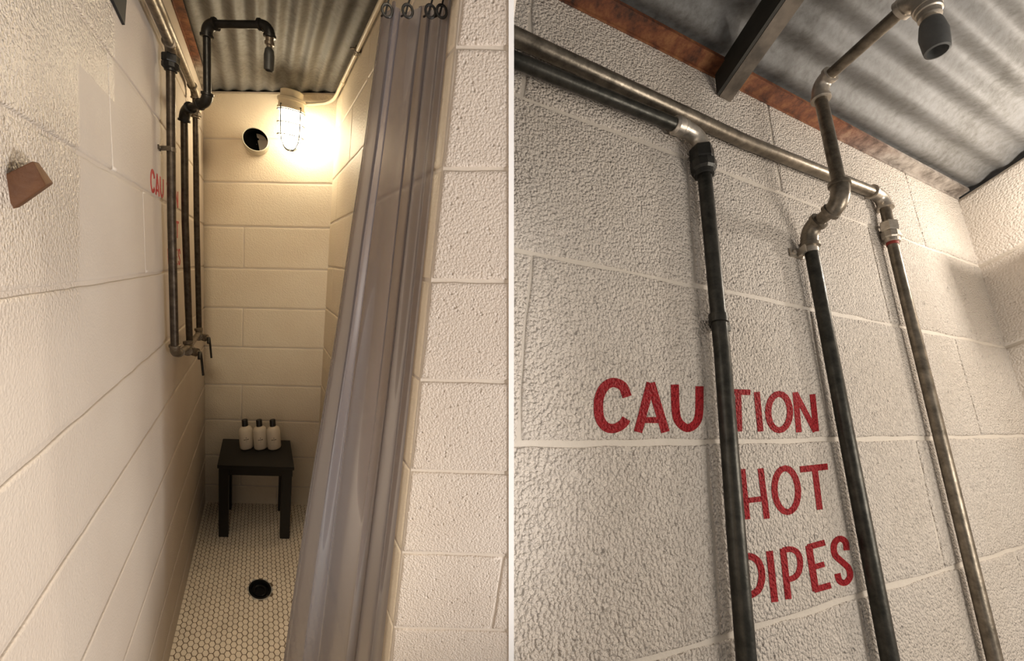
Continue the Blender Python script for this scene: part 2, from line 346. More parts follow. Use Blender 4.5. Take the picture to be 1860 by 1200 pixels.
# floor: grout bed with a round opening, hexagonal tiles laid on it as one mosaic
DC = (.310, 1.348); DR = .047
def floor_bed():
    bm = bmesh.new(); q = .06; z = -.001
    for x0, x1, y0, y1 in ((-.05, DC[0] - q, .3, 1.95), (DC[0] + q, .66, .3, 1.95), (DC[0] - q, DC[0] + q, .3, DC[1] - q), (DC[0] - q, DC[0] + q, DC[1] + q, 1.95)):
        bm.faces.new([bm.verts.new(L(x, y, z)) for x, y in ((x0, y0), (x1, y0), (x1, y1), (x0, y1))])
    n = 48; inn = []; ou = []
    for k in range(n):
        a = 2 * math.pi * k / n; c_, s_ = math.cos(a), math.sin(a); t = q / max(abs(c_), abs(s_))
        inn.append(bm.verts.new(L(DC[0] + DR * .98 * c_, DC[1] + DR * .98 * s_, z))); ou.append(bm.verts.new(L(DC[0] + t * c_, DC[1] + t * s_, z)))
    for k in range(n): bm.faces.new((inn[k], inn[(k + 1) % n], ou[(k + 1) % n], ou[k]))
    # tiles
    p = .0222; cs = p * .866; rr = p / math.sqrt(3) * .90
    i = 0; x = .006
    while x < .62:
        y = .35 + (p / 2 if i % 2 else 0)
        while y < 1.93:
            if math.hypot(x - DC[0], y - DC[1]) > DR + .008:
                jx, jy, jr, jz = random.uniform(-.0004, .0004), random.uniform(-.0004, .0004), random.uniform(-.03, .03), random.uniform(-.0002, .0002)
                A, B = [], []
                for k in range(6):
                    a = math.pi / 3 * k + jr
                    A.append(bm.verts.new(L(x + jx + rr * math.cos(a), y + jy + rr * math.sin(a), -.0012))); B.append(bm.verts.new(L(x + jx + rr * .86 * math.cos(a), y + jy + rr * .86 * math.sin(a), .0012 + jz)))
                f = bm.faces.new(B); f.material_index = 1
                for k in range(6):
                    f = bm.faces.new((A[k], A[(k + 1) % 6], B[(k + 1) % 6], B[k])); f.material_index = 1
            y += p
        i += 1; x += cs
    return struct(obj('floor', bm, [M_grout, M_tile]))
floor_bed()

def corrugated(name, F, x0, x1, y0, y1, z, pitch, amp, m, t=.0015, ph=0, clip=None):
    bm = bmesh.new(); n = int((x1 - x0) / pitch * 14); top = []; bot = []
    ys = [y0 + (y1 - y0) * k / 6 for k in range(7)]
    for i in range(n + 1):
        x = x0 + (x1 - x0) * i / n; zz = z + amp * (1 - math.cos(2 * math.pi * x / pitch + ph))
        bot.append([bm.verts.new(F(x, y, zz)) for y in ys]); top.append([bm.verts.new(F(x, y, zz + t)) for y in ys])
    for i in range(n):
        for k in range(6):
            bm.faces.new((bot[i][k], bot[i][k + 1], bot[i + 1][k + 1], bot[i + 1][k])); bm.faces.new((top[i][k], top[i + 1][k], top[i + 1][k + 1], top[i][k + 1]))
        for k in (0, 6): bm.faces.new((bot[i][k], bot[i + 1][k], top[i + 1][k], top[i][k]))
    if clip is not None: bmesh.ops.bisect_plane(bm, geom=bm.verts[:] + bm.edges[:] + bm.faces[:], plane_co=PART_O + PART_N * clip, plane_no=PART_N, clear_inner=True)
    return struct(obj(name, bm, m, smooth=True))
corrugated('ceiling', L, -.12, .74, .77, 2.05, CZ, .0682, .0055, M_tinL, ph=2.2)
bm = bmesh.new(); box(bm, L, -.12, .74, 2.0, 2.05, CZ - .02, CZ - .001); box(bm, L, -.12, .74, 2.051, 2.07, CZ - .02, CZ + .05)  # unseen blocks added to keep light out behind the ceiling sheet
struct(obj('gap_blocker', bm, M_beam))
# rusty ledger angle along the top of the pipe wall
bm = bmesh.new(); box(bm, L, .001, .0045, .30, 1.905, CZ - .014, CZ - .001); box(bm, L, .0045, .032, .30, 1.905, CZ - .006, CZ - .001)
struct(obj('trim_2', bm, M_ledL))

# --- lettering on the wall
STROKES = [
 ([0.1811,1.5607,0.1804,1.5629,0.1793,1.5664,0.1778,1.5704,0.1753,1.5741,0.172,1.5766,0.1684,1.5782,0.1648,1.579,0.1611,1.5792,0.1574,1.5783,0.1542,1.5767,0.1513,1.5746,0.1488,1.5722,0.1467,1.5693,0.145,1.5661,0.1437,1.5628,0.1427,1.5596,0.1419,1.5564,0.1415,1.5532,0.1414,1.5501,0.1414,1.5471,0.1415,1.544,0.1417,1.5407,0.1422,1.5373,0.1431,1.5341,0.1443,1.531,0.1459,1.5282,0.1479,1.5255,0.1503,1.5232,0.1531,1.5216,0.1561,1.5205,0.1591,1.5201,0.1623,1.5201,0.1654,1.5208,0.1684,1.522,0.1711,1.5234,0.1736,1.5251,0.1758,1.5272,0.1776,1.5295,0.1787,1.5314,0.1795,1.5325],[0.1714,1.5571,0.1707,1.5594,0.1697,1.5624,0.1687,1.5652,0.1677,1.5667,0.1666,1.5675,0.1648,1.5683,0.1629,1.5688,0.1614,1.5689,0.1602,1.5686,0.1587,1.5679,0.1572,1.5668,0.1559,1.5656,0.1547,1.564,0.1536,1.5619,0.1526,1.5595,0.1518,1.5571,0.1512,1.5549,0.1509,1.5525,0.1508,1.55,0.1508,1.5473,0.1508,1.5446,0.151,1.5418,0.1513,1.5393,0.1519,1.5372,0.1527,1.5352,0.1537,1.5333,0.1549,1.5318,0.1559,1.5308,0.1569,1.5302,0.1582,1.5298,0.1598,1.5296,0.1611,1.5296,0.1625,1.5299,0.1643,1.5307,0.1661,1.5317,0.1674,1.5326,0.1684,1.5335,0.1694,1.5349,0.1703,1.5365,0.1711,1.5377]),
 ([0.1921,1.5199,0.2082,1.5751],[0.1832,1.5222,0.1987,1.577]),
 ([0.1986,1.5743,0.214,1.5196],[0.2083,1.5777,0.2236,1.5222]),
 ([0.1942,1.5308,0.2111,1.5309],[0.1943,1.5372,0.2113,1.5374]),
 ([0.2277,1.5753,0.2275,1.5695,0.2273,1.5612,0.2271,1.5525,0.2273,1.5454,0.2276,1.5406,0.2282,1.5368,0.2292,1.5334,0.2309,1.5302,0.2333,1.5271,0.2364,1.5243,0.24,1.5221,0.2443,1.5208,0.2489,1.5211,0.2531,1.5226,0.2568,1.5248,0.2599,1.5275,0.2623,1.5302,0.2643,1.5335,0.2658,1.5374,0.267,1.5425,0.2681,1.5502,0.269,1.5599,0.2697,1.5693,0.2702,1.5757],[0.2378,1.5761,0.2376,1.5702,0.2373,1.5618,0.2371,1.5532,0.2372,1.5464,0.2375,1.5421,0.2379,1.5391,0.2385,1.5371,0.2394,1.5352,0.241,1.5333,0.2429,1.5315,0.2449,1.5303,0.2461,1.5299,0.247,1.53,0.2488,1.5307,0.2507,1.5319,0.2525,1.5334,0.2538,1.5349,0.2547,1.5365,0.2556,1.539,0.2566,1.5432,0.2575,1.5503,0.2583,1.5596,0.2589,1.5687,0.2594,1.5751]),
 ([0.3,1.5671,0.3372,1.5676],[0.3009,1.5741,0.3384,1.5749]),
 ([0.3145,1.5692,0.311,1.5211],[0.3234,1.5699,0.3195,1.5214]),
 ([0.3431,1.5717,0.3422,1.5208],[0.3526,1.5729,0.3514,1.5215]),
 ([0.3937,1.5469,0.3918,1.5401,0.3885,1.5341,0.3844,1.5297,0.3804,1.5273,0.3771,1.5266,0.374,1.5273,0.3709,1.5297,0.3684,1.5339,0.3671,1.5397,0.3673,1.5463,0.3691,1.553,0.3722,1.559,0.3762,1.5636,0.3803,1.5663,0.3837,1.5671,0.3869,1.5665,0.3901,1.5641,0.3928,1.5597,0.3941,1.5537,0.3937,1.5469],[0.4043,1.5471,0.4018,1.5386,0.3974,1.5309,0.3914,1.5246,0.3841,1.5203,0.3758,1.5187,0.3683,1.5204,0.3626,1.5246,0.3589,1.5307,0.3572,1.538,0.3574,1.5461,0.3596,1.5543,0.3635,1.562,0.3692,1.5686,0.3766,1.5735,0.3851,1.5756,0.3931,1.5743,0.3993,1.5699,0.4031,1.5635,0.4048,1.5556,0.4043,1.5471]),
 ([0.4082,1.5744,0.4045,1.5195],[0.4185,1.5757,0.4144,1.5201]),
 ([0.4086,1.5719,0.4344,1.5191],[0.4177,1.5758,0.4437,1.5225]),
 ([0.439,1.5728,0.4353,1.5204],[0.45,1.5741,0.4459,1.5212]),
 ([0.3101,1.4768,0.3102,1.4215],[0.3184,1.477,0.3183,1.4213]),
 ([0.3361,1.4761,0.3374,1.4192],[0.3449,1.4766,0.3459,1.4191]),
 ([0.3139,1.4386,0.3403,1.4386],[0.3137,1.4443,0.3402,1.4446]),
 ([0.3895,1.4474,0.3878,1.4401,0.3847,1.4338,0.3807,1.4294,0.3768,1.4272,0.3737,1.4268,0.3705,1.4278,0.367,1.4308,0.364,1.4359,0.3623,1.4425,0.3622,1.4497,0.3637,1.457,0.3667,1.4633,0.3705,1.468,0.3745,1.4705,0.3778,1.4711,0.3811,1.4701,0.3847,1.467,0.3878,1.4617,0.3895,1.4549,0.3895,1.4474],[0.3994,1.447,0.3974,1.4384,0.3935,1.4307,0.3879,1.4247,0.3808,1.4208,0.3725,1.4199,0.3648,1.4223,0.3591,1.4273,0.3552,1.4339,0.3532,1.4417,0.353,1.4501,0.3546,1.4584,0.3581,1.4662,0.3634,1.4726,0.3704,1.477,0.379,1.4785,0.3872,1.4763,0.3933,1.4712,0.3974,1.4642,0.3995,1.4559,0.3994,1.447]),
 ([0.4021,1.4682,0.451,1.4694],[0.4024,1.476,0.4516,1.4776]),
 ([0.4224,1.4711,0.4207,1.4212],[0.4328,1.4716,0.4308,1.4212]),
 ([0.2946,1.383,0.2974,1.3372],[0.3022,1.3827,0.3047,1.3365]),
 ([0.3026,1.381,0.3049,1.3808,0.3081,1.3805,0.3112,1.3801,0.3134,1.3795,0.3151,1.3787,0.3168,1.3775,0.3184,1.3761,0.3196,1.3746,0.3205,1.3729,0.3213,1.3708,0.3217,1.3684,0.322,1.3661,0.322,1.3641,0.3218,1.362,0.3214,1.3601,0.3206,1.3581,0.3197,1.356,0.3187,1.354,0.3175,1.3524,0.3161,1.3513,0.3135,1.3503,0.3097,1.3494,0.3059,1.3487,0.3031,1.3482],[0.3028,1.3877,0.305,1.3875,0.3085,1.3872,0.3126,1.3867,0.3166,1.3856,0.3201,1.384,0.323,1.382,0.3255,1.3798,0.3276,1.3772,0.3291,1.3744,0.3302,1.3714,0.3308,1.3685,0.3311,1.3657,0.3311,1.363,0.3308,1.3604,0.3302,1.3578,0.3293,1.3554,0.3282,1.353,0.3268,1.3505,0.3248,1.348,0.3219,1.3457,0.3177,1.3442,0.3131,1.3431,0.309,1.3424,0.3063,1.3419]),
 ([0.3354,1.3851,0.3354,1.3339],[0.3449,1.3845,0.3445,1.3329]),
 ([0.3551,1.3851,0.3545,1.3332],[0.3644,1.3845,0.3634,1.3322]),
 ([0.3596,1.38,0.362,1.38,0.3654,1.3799,0.3687,1.3797,0.371,1.3793,0.3728,1.3786,0.3746,1.3777,0.376,1.3766,0.377,1.3753,0.3778,1.3736,0.3783,1.3713,0.3784,1.3688,0.3783,1.3665,0.3778,1.3643,0.3769,1.362,0.3758,1.3599,0.3746,1.3583,0.3733,1.3572,0.3719,1.3564,0.3703,1.3557,0.3686,1.3552,0.3665,1.3549,0.3637,1.3549,0.3608,1.3549,0.3588,1.3549],[0.3593,1.3861,0.3616,1.386,0.3652,1.386,0.3694,1.3858,0.3735,1.385,0.377,1.3838,0.3801,1.3821,0.3828,1.38,0.3849,1.3775,0.3862,1.3746,0.3869,1.3714,0.3871,1.3683,0.3869,1.3654,0.3862,1.3625,0.3851,1.3597,0.3836,1.357,0.3818,1.3547,0.3797,1.3529,0.3772,1.3514,0.3746,1.3503,0.3716,1.3495,0.3682,1.3491,0.3646,1.349,0.3616,1.3491,0.3596,1.3491]),
 ([0.3938,1.3828,0.3953,1.3336],[0.4045,1.3826,0.4056,1.3329]),
 ([0.398,1.3778,0.4265,1.3792],[0.3968,1.3843,0.4254,1.3859]),
 ([0.3995,1.3553,0.4203,1.3561],[0.3982,1.3611,0.419,1.3621]),
 ([0.3988,1.3317,0.4257,1.3318],[0.3975,1.3383,0.4245,1.3386]),
 ([0.4662,1.3683,0.4664,1.3701,0.4669,1.373,0.4671,1.3764,0.4661,1.3798,0.4636,1.3827,0.4603,1.3849,0.4563,1.3865,0.4515,1.3872,0.4469,1.3866,0.4428,1.3852,0.4392,1.3832,0.4364,1.3805,0.4347,1.3773,0.4338,1.3737,0.4336,1.3699,0.4344,1.3661,0.4367,1.3627,0.4399,1.3597,0.4431,1.3572,0.4458,1.355,0.4484,1.3527,0.4509,1.3507,0.4528,1.3489,0.4539,1.3474,0.4546,1.3456,0.4549,1.3435,0.4547,1.3416,0.4542,1.3403,0.4531,1.3392,0.4514,1.3381,0.4495,1.3373,0.4484,1.3371,0.448,1.3371,0.4469,1.3374,0.4457,1.338,0.445,1.3385,0.4445,1.3395,0.4442,1.3416,0.4439,1.3439,0.4438,1.3456],[0.4554,1.3693,0.4556,1.3712,0.4561,1.3738,0.4562,1.3762,0.4559,1.3776,0.4551,1.3784,0.4536,1.3793,0.4522,1.3799,0.4516,1.3801,0.4507,1.3799,0.4489,1.3793,0.4471,1.3783,0.4458,1.3771,0.4449,1.3753,0.4441,1.3726,0.444,1.3699,0.4444,1.3677,0.4456,1.3659,0.448,1.3638,0.451,1.3614,0.454,1.3589,0.4565,1.3567,0.4592,1.3546,0.4619,1.3521,0.464,1.3492,0.4651,1.3461,0.4655,1.343,0.4652,1.34,0.464,1.3371,0.4616,1.3347,0.4584,1.3327,0.4548,1.3312,0.4507,1.3304,0.4463,1.3306,0.4424,1.3318,0.439,1.3334,0.4361,1.3358,0.4346,1.3387,0.434,1.3416,0.4337,1.3441,0.4336,1.3457])]

def paint_letters(F, dy, dz, sy, x, th, m, label):
    root = thing('painted_sign', F(0, .28 * sy + dy, 1.4 + dz), label, 'sign')
    glyphs = (('letter_c', 0, 1), ('letter_a', 1, 4), ('letter_u', 4, 5), ('letter_t', 5, 7), ('letter_i', 7, 8), ('letter_o', 8, 9), ('letter_n', 9, 12),
              ('letter_h', 12, 15), ('letter_o', 15, 16), ('letter_t', 16, 18), ('letter_p', 18, 20), ('letter_i', 20, 21), ('letter_p', 21, 23), ('letter_e', 23, 27), ('letter_s', 27, 28))
    for nm, a, b2 in glyphs:
        bm = bmesh.new()
        for i, (lf, rt) in enumerate(STROKES[a:b2]):
            lf = list(zip(lf[::2], lf[1::2])); rt = list(zip(rt[::2], rt[1::2])); d0 = x + i * .00002
            T = lambda p, d_: F(d_, p[0] * sy + dy, p[1] + dz)
            n = len(lf)
            V = [[bm.verts.new(T(p, d_)) for p in s_] for s_, d_ in ((lf, d0), (rt, d0), (lf, -th), (rt, -th))]
            for k in range(n - 1):
                bm.faces.new((V[0][k], V[0][k + 1], V[1][k + 1], V[1][k]))
                bm.faces.new((V[0][k], V[2][k], V[2][k + 1], V[0][k + 1])); bm.faces.new((V[1][k], V[1][k + 1], V[3][k + 1], V[3][k]))
            for k in (0, n - 1): bm.faces.new((V[0][k], V[1][k], V[3][k], V[2][k]))
        obj(nm, bm, m, root)
    return root
paint_letters(L, .855, -.005, 1.06, .0006, .0005, M_redl, 'small red painted lettering mostly hidden behind the three pipes of the narrow stall')

# --- plumbing
rL = .0092
root = thing('water_pipe', L(.03, 1.10, 1.06), 'dark vertical pipe with black union nut, leftmost of three in the narrow stall', 'pipe')
tube_obj('supply_pipe', [L(.034, .30, 1.893), L(.034, 1.095, 1.897)], rL * 1.05, M_galv, root, 'weathered supply pipe along the top')
elbow('elbow', L(.034, 1.092, 1.897), L(.034, 1.118, 1.898), L(.033, 1.119, 1.874), rL, M_galv, root)
union('union_nut', L(.032, 1.119, 1.880), L(.032, 1.116, 1.838), rL * 1.0, M_black, root, 'black union nut', k=1.95)
tube_obj('riser', [L(.032, 1.118, 1.88), L(.03, 1.100, 1.454), L(.03, 1.106, 1.085)], rL, M_dark, root)
strap('pipe_strap', L, 1.107, 1.643, .03, rL, M_galv, root)
elbow('elbow', L(.03, 1.107, 1.092), L(.03, 1.108, 1.062), L(.033, 1.150, 1.060), rL, M_galv, root)
tube_obj('manifold_pipe', [L(.033, 1.14, 1.060), L(.038, 1.30, 1.046), L(.036, 1.55, 1.052)], rL * .95, M_galv, root)
def valve(y, z, name='valve'):
    c0 = L(.040, y, z); xa = (L(.1, y, z) - L(.0, y, z)).normalized(); ya = (L(0, y + .1, z) - L(0, y, z)).normalized(); up = Vector((0, 0, 1))
    bm = bmesh.new(); sweep(bm, [c0 - ya * .024, c0 - ya * .014, c0 - ya * .012, c0 + ya * .012, c0 + ya * .014, c0 + ya * .024], [.0125, .0125, .0155, .0155, .0125, .0125])
    sweep(bm, [c0 + up * .030, c0 + up * .022, c0 + up * .020, c0], [.013, .013, .0105, .0105])
    lathe(bm, c0, xa - up * .25, [(0, .011), (.014, .011), (.016, .0135), (.026, .0135), (.028, .007), (.036, .006)], 16)
    v = obj(name, bm, M_galv, root, True)
    h0 = c0 + (xa - up * .25).normalized() * .036
    bm = bmesh.new(); sweep(bm, [h0 - ya * .030 - up * .012, h0 - ya * .012 + up * .004, h0 + ya * .002 + up * .002, h0 + ya * .016 - up * .016, h0 + ya * .022 - up * .026, h0 + ya * .021 - up * .078], [.0042, .0046, .0055, .004, .0035, .0032], 10)
    obj('valve_handle', bm, M_black, v, True, 'dark lever handle hanging down')
valve(1.275, 1.036); valve(1.500, 1.040)

root = thing('water_pipe', L(.03, 1.53, 1.06), 'thin brown water pipe closest to the back wall corner of the narrow stall', 'pipe')
tube_obj('supply_pipe', [L(.022, .30, 1.942), L(.022, 1.49, 1.958)], rL * 1.15, M_galv, root, 'pale supply pipe close to the wall')
elbow('elbow', L(.023, 1.488, 1.956), L(.028, 1.517, 1.956), L(.03, 1.517, 1.926), rL, M_galv, root)
union('union_nut', L(.03, 1.516, 1.895), L(.03, 1.515, 1.858), rL, M_galv, root, k=1.8)
tube_obj('riser', [L(.03, 1.517, 1.93), L(.03, 1.520, 1.494), L(.032, 1.546, 1.060)], rL * .95, M_dark, root)

root = thing('shower_pipe', L(.03, 1.31, 1.06), 'black shower pipe cranked sideways to a small shower head hanging before the caged lamp', 'pipe')
Y0 = 1.235
tube_obj('riser', [L(.032, 1.292, 1.79), L(.03, 1.293, 1.473), L(.034, 1.322, 1.060)], rL, M_dark, root)
elbow('elbow', L(.032, 1.290, 1.775), L(.034, 1.287, 1.806), L(.055, 1.27, 1.806), rL * 1.1, M_black, root)
tube_obj('nipple', [L(.05, 1.272, 1.806), L(.095, 1.240, 1.806)], rL * 1.05, M_black, root)
elbow('elbow', L(.088, 1.243, 1.806), L(.113, Y0, 1.806), L(.113, Y0, 1.832), rL * 1.1, M_black, root)
tube_obj('drop_pipe', [L(.113, Y0, 1.82), L(.112, Y0, 1.99)], rL * 1.0, M_black, root)
elbow('elbow', L(.112, Y0, 1.983), L(.111, Y0, 2.015), L(.138, Y0, 2.015), rL * 1.15, M_black, root)
tube_obj('shower_arm', [L(.13, Y0, 2.015), L(.27, Y0, 2.015)], rL * 1.05, M_black, root)
elbow('elbow', L(.265, Y0, 2.015), L(.294, Y0, 2.015), L(.294, Y0, 1.985), rL * 1.1, M_black, root)
bm = bmesh.new(); ax = L(0, 0, 0) - L(0, 0, 1); u_ = ax.normalized()
lathe(bm, L(.294, Y0, 1.985), ax, [(0, .0095), (.012, .0095), (.013, .0115), (.02, .0115), (.021, .007), (.028, .006)], 20); obj('head_connector', bm, M_galv, root, True)
bm = bmesh.new(); lathe(bm, L(.294, Y0, 1.985) + u_ * .026, ax, [(0, .006), (.006, .0105), (.02, .0125), (.055, .0115), (.057, .0085), (.045, .0075), (.04, .002)], 24); obj('shower_head', bm, M_headl, root, True)

# --- caged lamp on the back wall under the ceiling
Y1 = 1.80; lx = .400; lz = 2.035; sc = .92
root = thing('bulkhead_light', L(lx, Y1, 1.845), 'lit caged jelly-jar lamp glowing white on the back wall under the ceiling', 'lamp')
base = L(lx, Y1, lz); dn = (L(lx - .000, Y1, 1.0) - L(lx, Y1, 2.0)).normalized()
bm = bmesh.new(); lathe(bm, base - dn * .052, dn, [(.022, .034), (.026, .040), (.05, .040), (.052, .036)], 32)
box(bm, L, lx - .03, lx + .03, Y1 + .02, 1.909, lz - .008, lz + .030); obj('junction_box', bm, M_cond, root, True)
bm = bmesh.new(); lathe(bm, base, dn, [(0, .046), (.002, .050), (.012, .050), (.014, .046), (.034, .046), (.036, .050), (.044, .050), (.046, .044)], 40); obj('lamp_collar', bm, M_cond, root, True, 'pale green-white cast collar')
bm = bmesh.new(); lathe(bm, base + dn * .044, dn, [(0, .038), (.01, .040), (.09, .0395), (.115, .036), (.132, .027), (.142, .014), (.145, .002)], 32); obj('glass_jar', bm, M_glow, root, True, 'glowing white glass jar')
bm = bmesh.new(); cr = .047
u = dn.orthogonal().normalized(); v = dn.cross(u)
u = Vector((1, 0, 0)) - dn * dn.x; u.normalize(); v = dn.cross(u)
for k in range(4):
    a = math.radians(42 + 90 * k) if False else math.radians(20 + 90 * k); d_ = u * math.cos(a) + v * math.sin(a)
    sweep(bm, [base + dn * .03 + d_ * .049, base + dn * .13 + d_ * cr, base + dn * .163 + d_ * .042, base + dn * .184 + d_ * .028, base + dn * .193 + d_ * .012, base + dn * .194], .0024, 8)
for h, r_ in ((.048, .049), (.095, .048), (.14, .0465), (.191, .015)):
    ring = [base + dn * h + (u * math.cos(t) + v * math.sin(t)) * r_ for t in [2 * math.pi * i / 28 for i in range(29)]]; sweep(bm, ring, .0021, 8, cap=False)
obj('wire_cage', bm, M_cage, root, True, 'grey metal wire guard')

root = thing('electrical_conduit', L(.60, 1.55, 2.07), 'cream painted conduit running along the top of the right wall to the caged lamp', 'conduit')
pts = [L(lx + .05, 1.885, 2.046), L(.50, 1.893, 2.05), L(.555, 1.893, 2.055)] + arc(L(.56, 1.893, 2.056), L(.598, 1.890, 2.064), L(.598, 1.83, 2.066), 7) + [L(.60, 1.5, 2.066), L(.60, 1.1, 2.062), L(.60, .80, 2.058)]
tube_obj('conduit_tube', pts, .0062, M_cond, root)
bm = bmesh.new(); sweep(bm, [L(.6, 1.487, 2.066), L(.6, 1.467, 2.066)], .0085, 14); box(bm, L, .592, .612, 1.469, 1.485, 2.058, 2.082); box(bm, L, .575, .61, 1.474, 1.480, 2.075, 2.079); obj('conduit_clip', bm, M_galv, root, False, 'dark metal clip')
bm = bmesh.new(); sweep(bm, [L(.6, 1.73, 2.066), L(.6, 1.70, 2.066)], .0078, 14); obj('conduit_coupling', bm, M_cond, root, True); bm = bmesh.new(); sweep(bm, [L(lx + .046, 1.885, 2.046), L(lx + .075, 1.888, 2.048)], .0095, 14); obj('conduit_coupling', bm, M_cond, root, True)

# --- duct
root = thing('vent_pipe', L(.25, 1.905, 1.88), 'short round black-mouthed vent pipe sticking out of the back wall beside the caged lamp', 'vent')
fwd = L.ex.cross(L.ez).normalized(); fwd = fwd if fwd.y < 0 else -fwd
va = (L(.246, 1.837, 1.8815) - L(.25, 1.91, 1.880)); vl_ = va.length
bm = bmesh.new(); lathe(bm, L(.25, 1.91, 1.880), va, [(-.004, .0475), (vl_ - .003, .0475), (vl_, .0465), (vl_, .0445), (vl_ - .004, .0435)], 40, cap=False); obj('pipe_collar', bm, M_duct, root, True)
bm = bmesh.new(); lathe(bm, L(.25, 1.91, 1.880), va, [(.004, .001), (.004, .0432), (vl_ - .002, .0437)], 40, cap=False); obj('duct_interior', bm, M_ductdark, root, True, 'black lining and disc standing in for the dark of a deep duct')

# --- stool and bottles
root = thing('shower_stool', L(.27, 1.77, 0), 'black square shower stool against the back wall carrying three bottles', 'stool')
bm = bmesh.new(); box(bm, L, .098, .462, 1.632, 1.900, .375, .393); bevel(bm, .003); obj('seat', bm, M_stool, root, True)
bm = bmesh.new()
box(bm, L, .104, .456, 1.642, 1.658, .338, .374); box(bm, L, .104, .456, 1.875, 1.890, .338, .374); box(bm, L, .104, .120, 1.658, 1.875, .338, .374); box(bm, L, .440, .456, 1.658, 1.875, .338, .374)
obj('apron', bm, M_stool, root)
for x0, y0 in ((.104, 1.640), (.406, 1.640), (.104, 1.846), (.406, 1.846)):
    bm = bmesh.new(); box(bm, L, x0, x0 + .048, y0, y0 + .044, .001, .374); bevel(bm, .003); obj('leg', bm, M_stool, root)
def bottle(x, y, z, lab, k=1.0):
    root = thing('toiletry_bottle', L(x, y, z), lab, 'bottle', 'cream bottles on the black stool')
    b0 = L(x, y, z); r_ = .0278
    bm = bmesh.new(); lathe(bm, b0, (0, 0, 1), [(0, r_ * .75), (.004, r_ * .93), (.010, r_), (.088, r_), (.098, r_ * .93), (.106, r_ * .72), (.110, r_ * .42), (.114, r_ * .38)], 32); obj('bottle_body', bm, M_bottle, root, True)
    bm = bmesh.new(); lathe(bm, b0 + Vector((0, 0, .1105)), (0, 0, 1), [(0, .0115), (.001, .0125), (.030, .0120), (.032, .0105)], 24); obj('bottle_cap', bm, M_cap, root, True, 'black cap')
    bm = bmesh.new(); to = Vector((0, 0, 0)) - b0; a0 = math.atan2(to.y, to.x)
    def patch(a1, a2, z1, z2):
        n = 6; A = [];
        for i in range(n + 1):
            a = a0 + a1 + (a2 - a1) * i / n; d_ = Vector((math.cos(a), math.sin(a), 0)) * (r_ + .0004); A.append((bm.verts.new(b0 + d_ + Vector((0, 0, z1))), bm.verts.new(b0 + d_ + Vector((0, 0, z2)))))
        for p, q in zip(A, A[1:]): bm.faces.new((p[0], q[0], q[1], p[1]))
    for i, (s_, e_) in enumerate(((-.34, -.22), (-.18, -.10), (-.06, .03), (.07, .18), (.21, .33))): patch(s_, e_, .0505 + (i % 2) * .0006, .0545)
    patch(-.05, .05, .059, .063); patch(-.09, .09, .043, .0438)
    obj('label_print', bm, M_ink, root)
bottle(.233, 1.800, .394, 'cream bottle with black cap, left one of three on the black stool')
bottle(.306, 1.802, .394, 'cream bottle with black cap, middle one of three on the black stool')
bottle(.375, 1.806, .394, 'cream bottle with black cap, right one of three on the black stool')

# --- drain
root = thing('floor_drain', L(DC[0], DC[1], 0), 'round black floor drain set in the hexagonal mosaic', 'drain')
c0 = L(DC[0], DC[1], 0)
bm = bmesh.new()
def oval(r_, z): return [L(DC[0] + r_ * math.cos(a), DC[1] + r_ * math.sin(a), z) for a in [2 * math.pi * k / 40 for k in range(40)]]
def loft(bm, rings, cap=True):
    V = [[bm.verts.new(p) for p in r_] for r_ in rings]; n = len(V[0])
    for A, B in zip(V, V[1:]):
        for k in range(n): bm.faces.new((A[k], A[(k + 1) % n], B[(k + 1) % n], B[k]))
    if cap: bm.faces.new(V[-1])
loft(bm, [oval(.0475, -.001), oval(.0475, .003), oval(.045, .004), oval(.040, .003), oval(.038, -.014), oval(.031, -.017)]); obj('drain_bowl', bm, M_drain, root, True)
bm = bmesh.new(); loft(bm, [oval(.028, -.0165), oval(.028, -.004), oval(.025, -.002), oval(.021, -.004), oval(.020, -.012)]); obj('strainer', bm, M_drain, root, True)
def lobed(r_, z, dd): return [L(DC[0] + (r_ + dd * max(0, math.cos(6 * a))) * math.cos(a), DC[1] + (r_ + dd * max(0, math.cos(6 * a))) * math.sin(a), z) for a in [2 * math.pi * k / 72 for k in range(72)]]
bm = bmesh.new(); loft(bm, [lobed(.047, -.0008, 0), lobed(.0475, .0014, 0), lobed(.050, .0014, .006), lobed(.0505, -.0008, .006)], cap=False)
obj('cement_collar', bm, M_cement, root, False, 'grey cement patches round the drain')

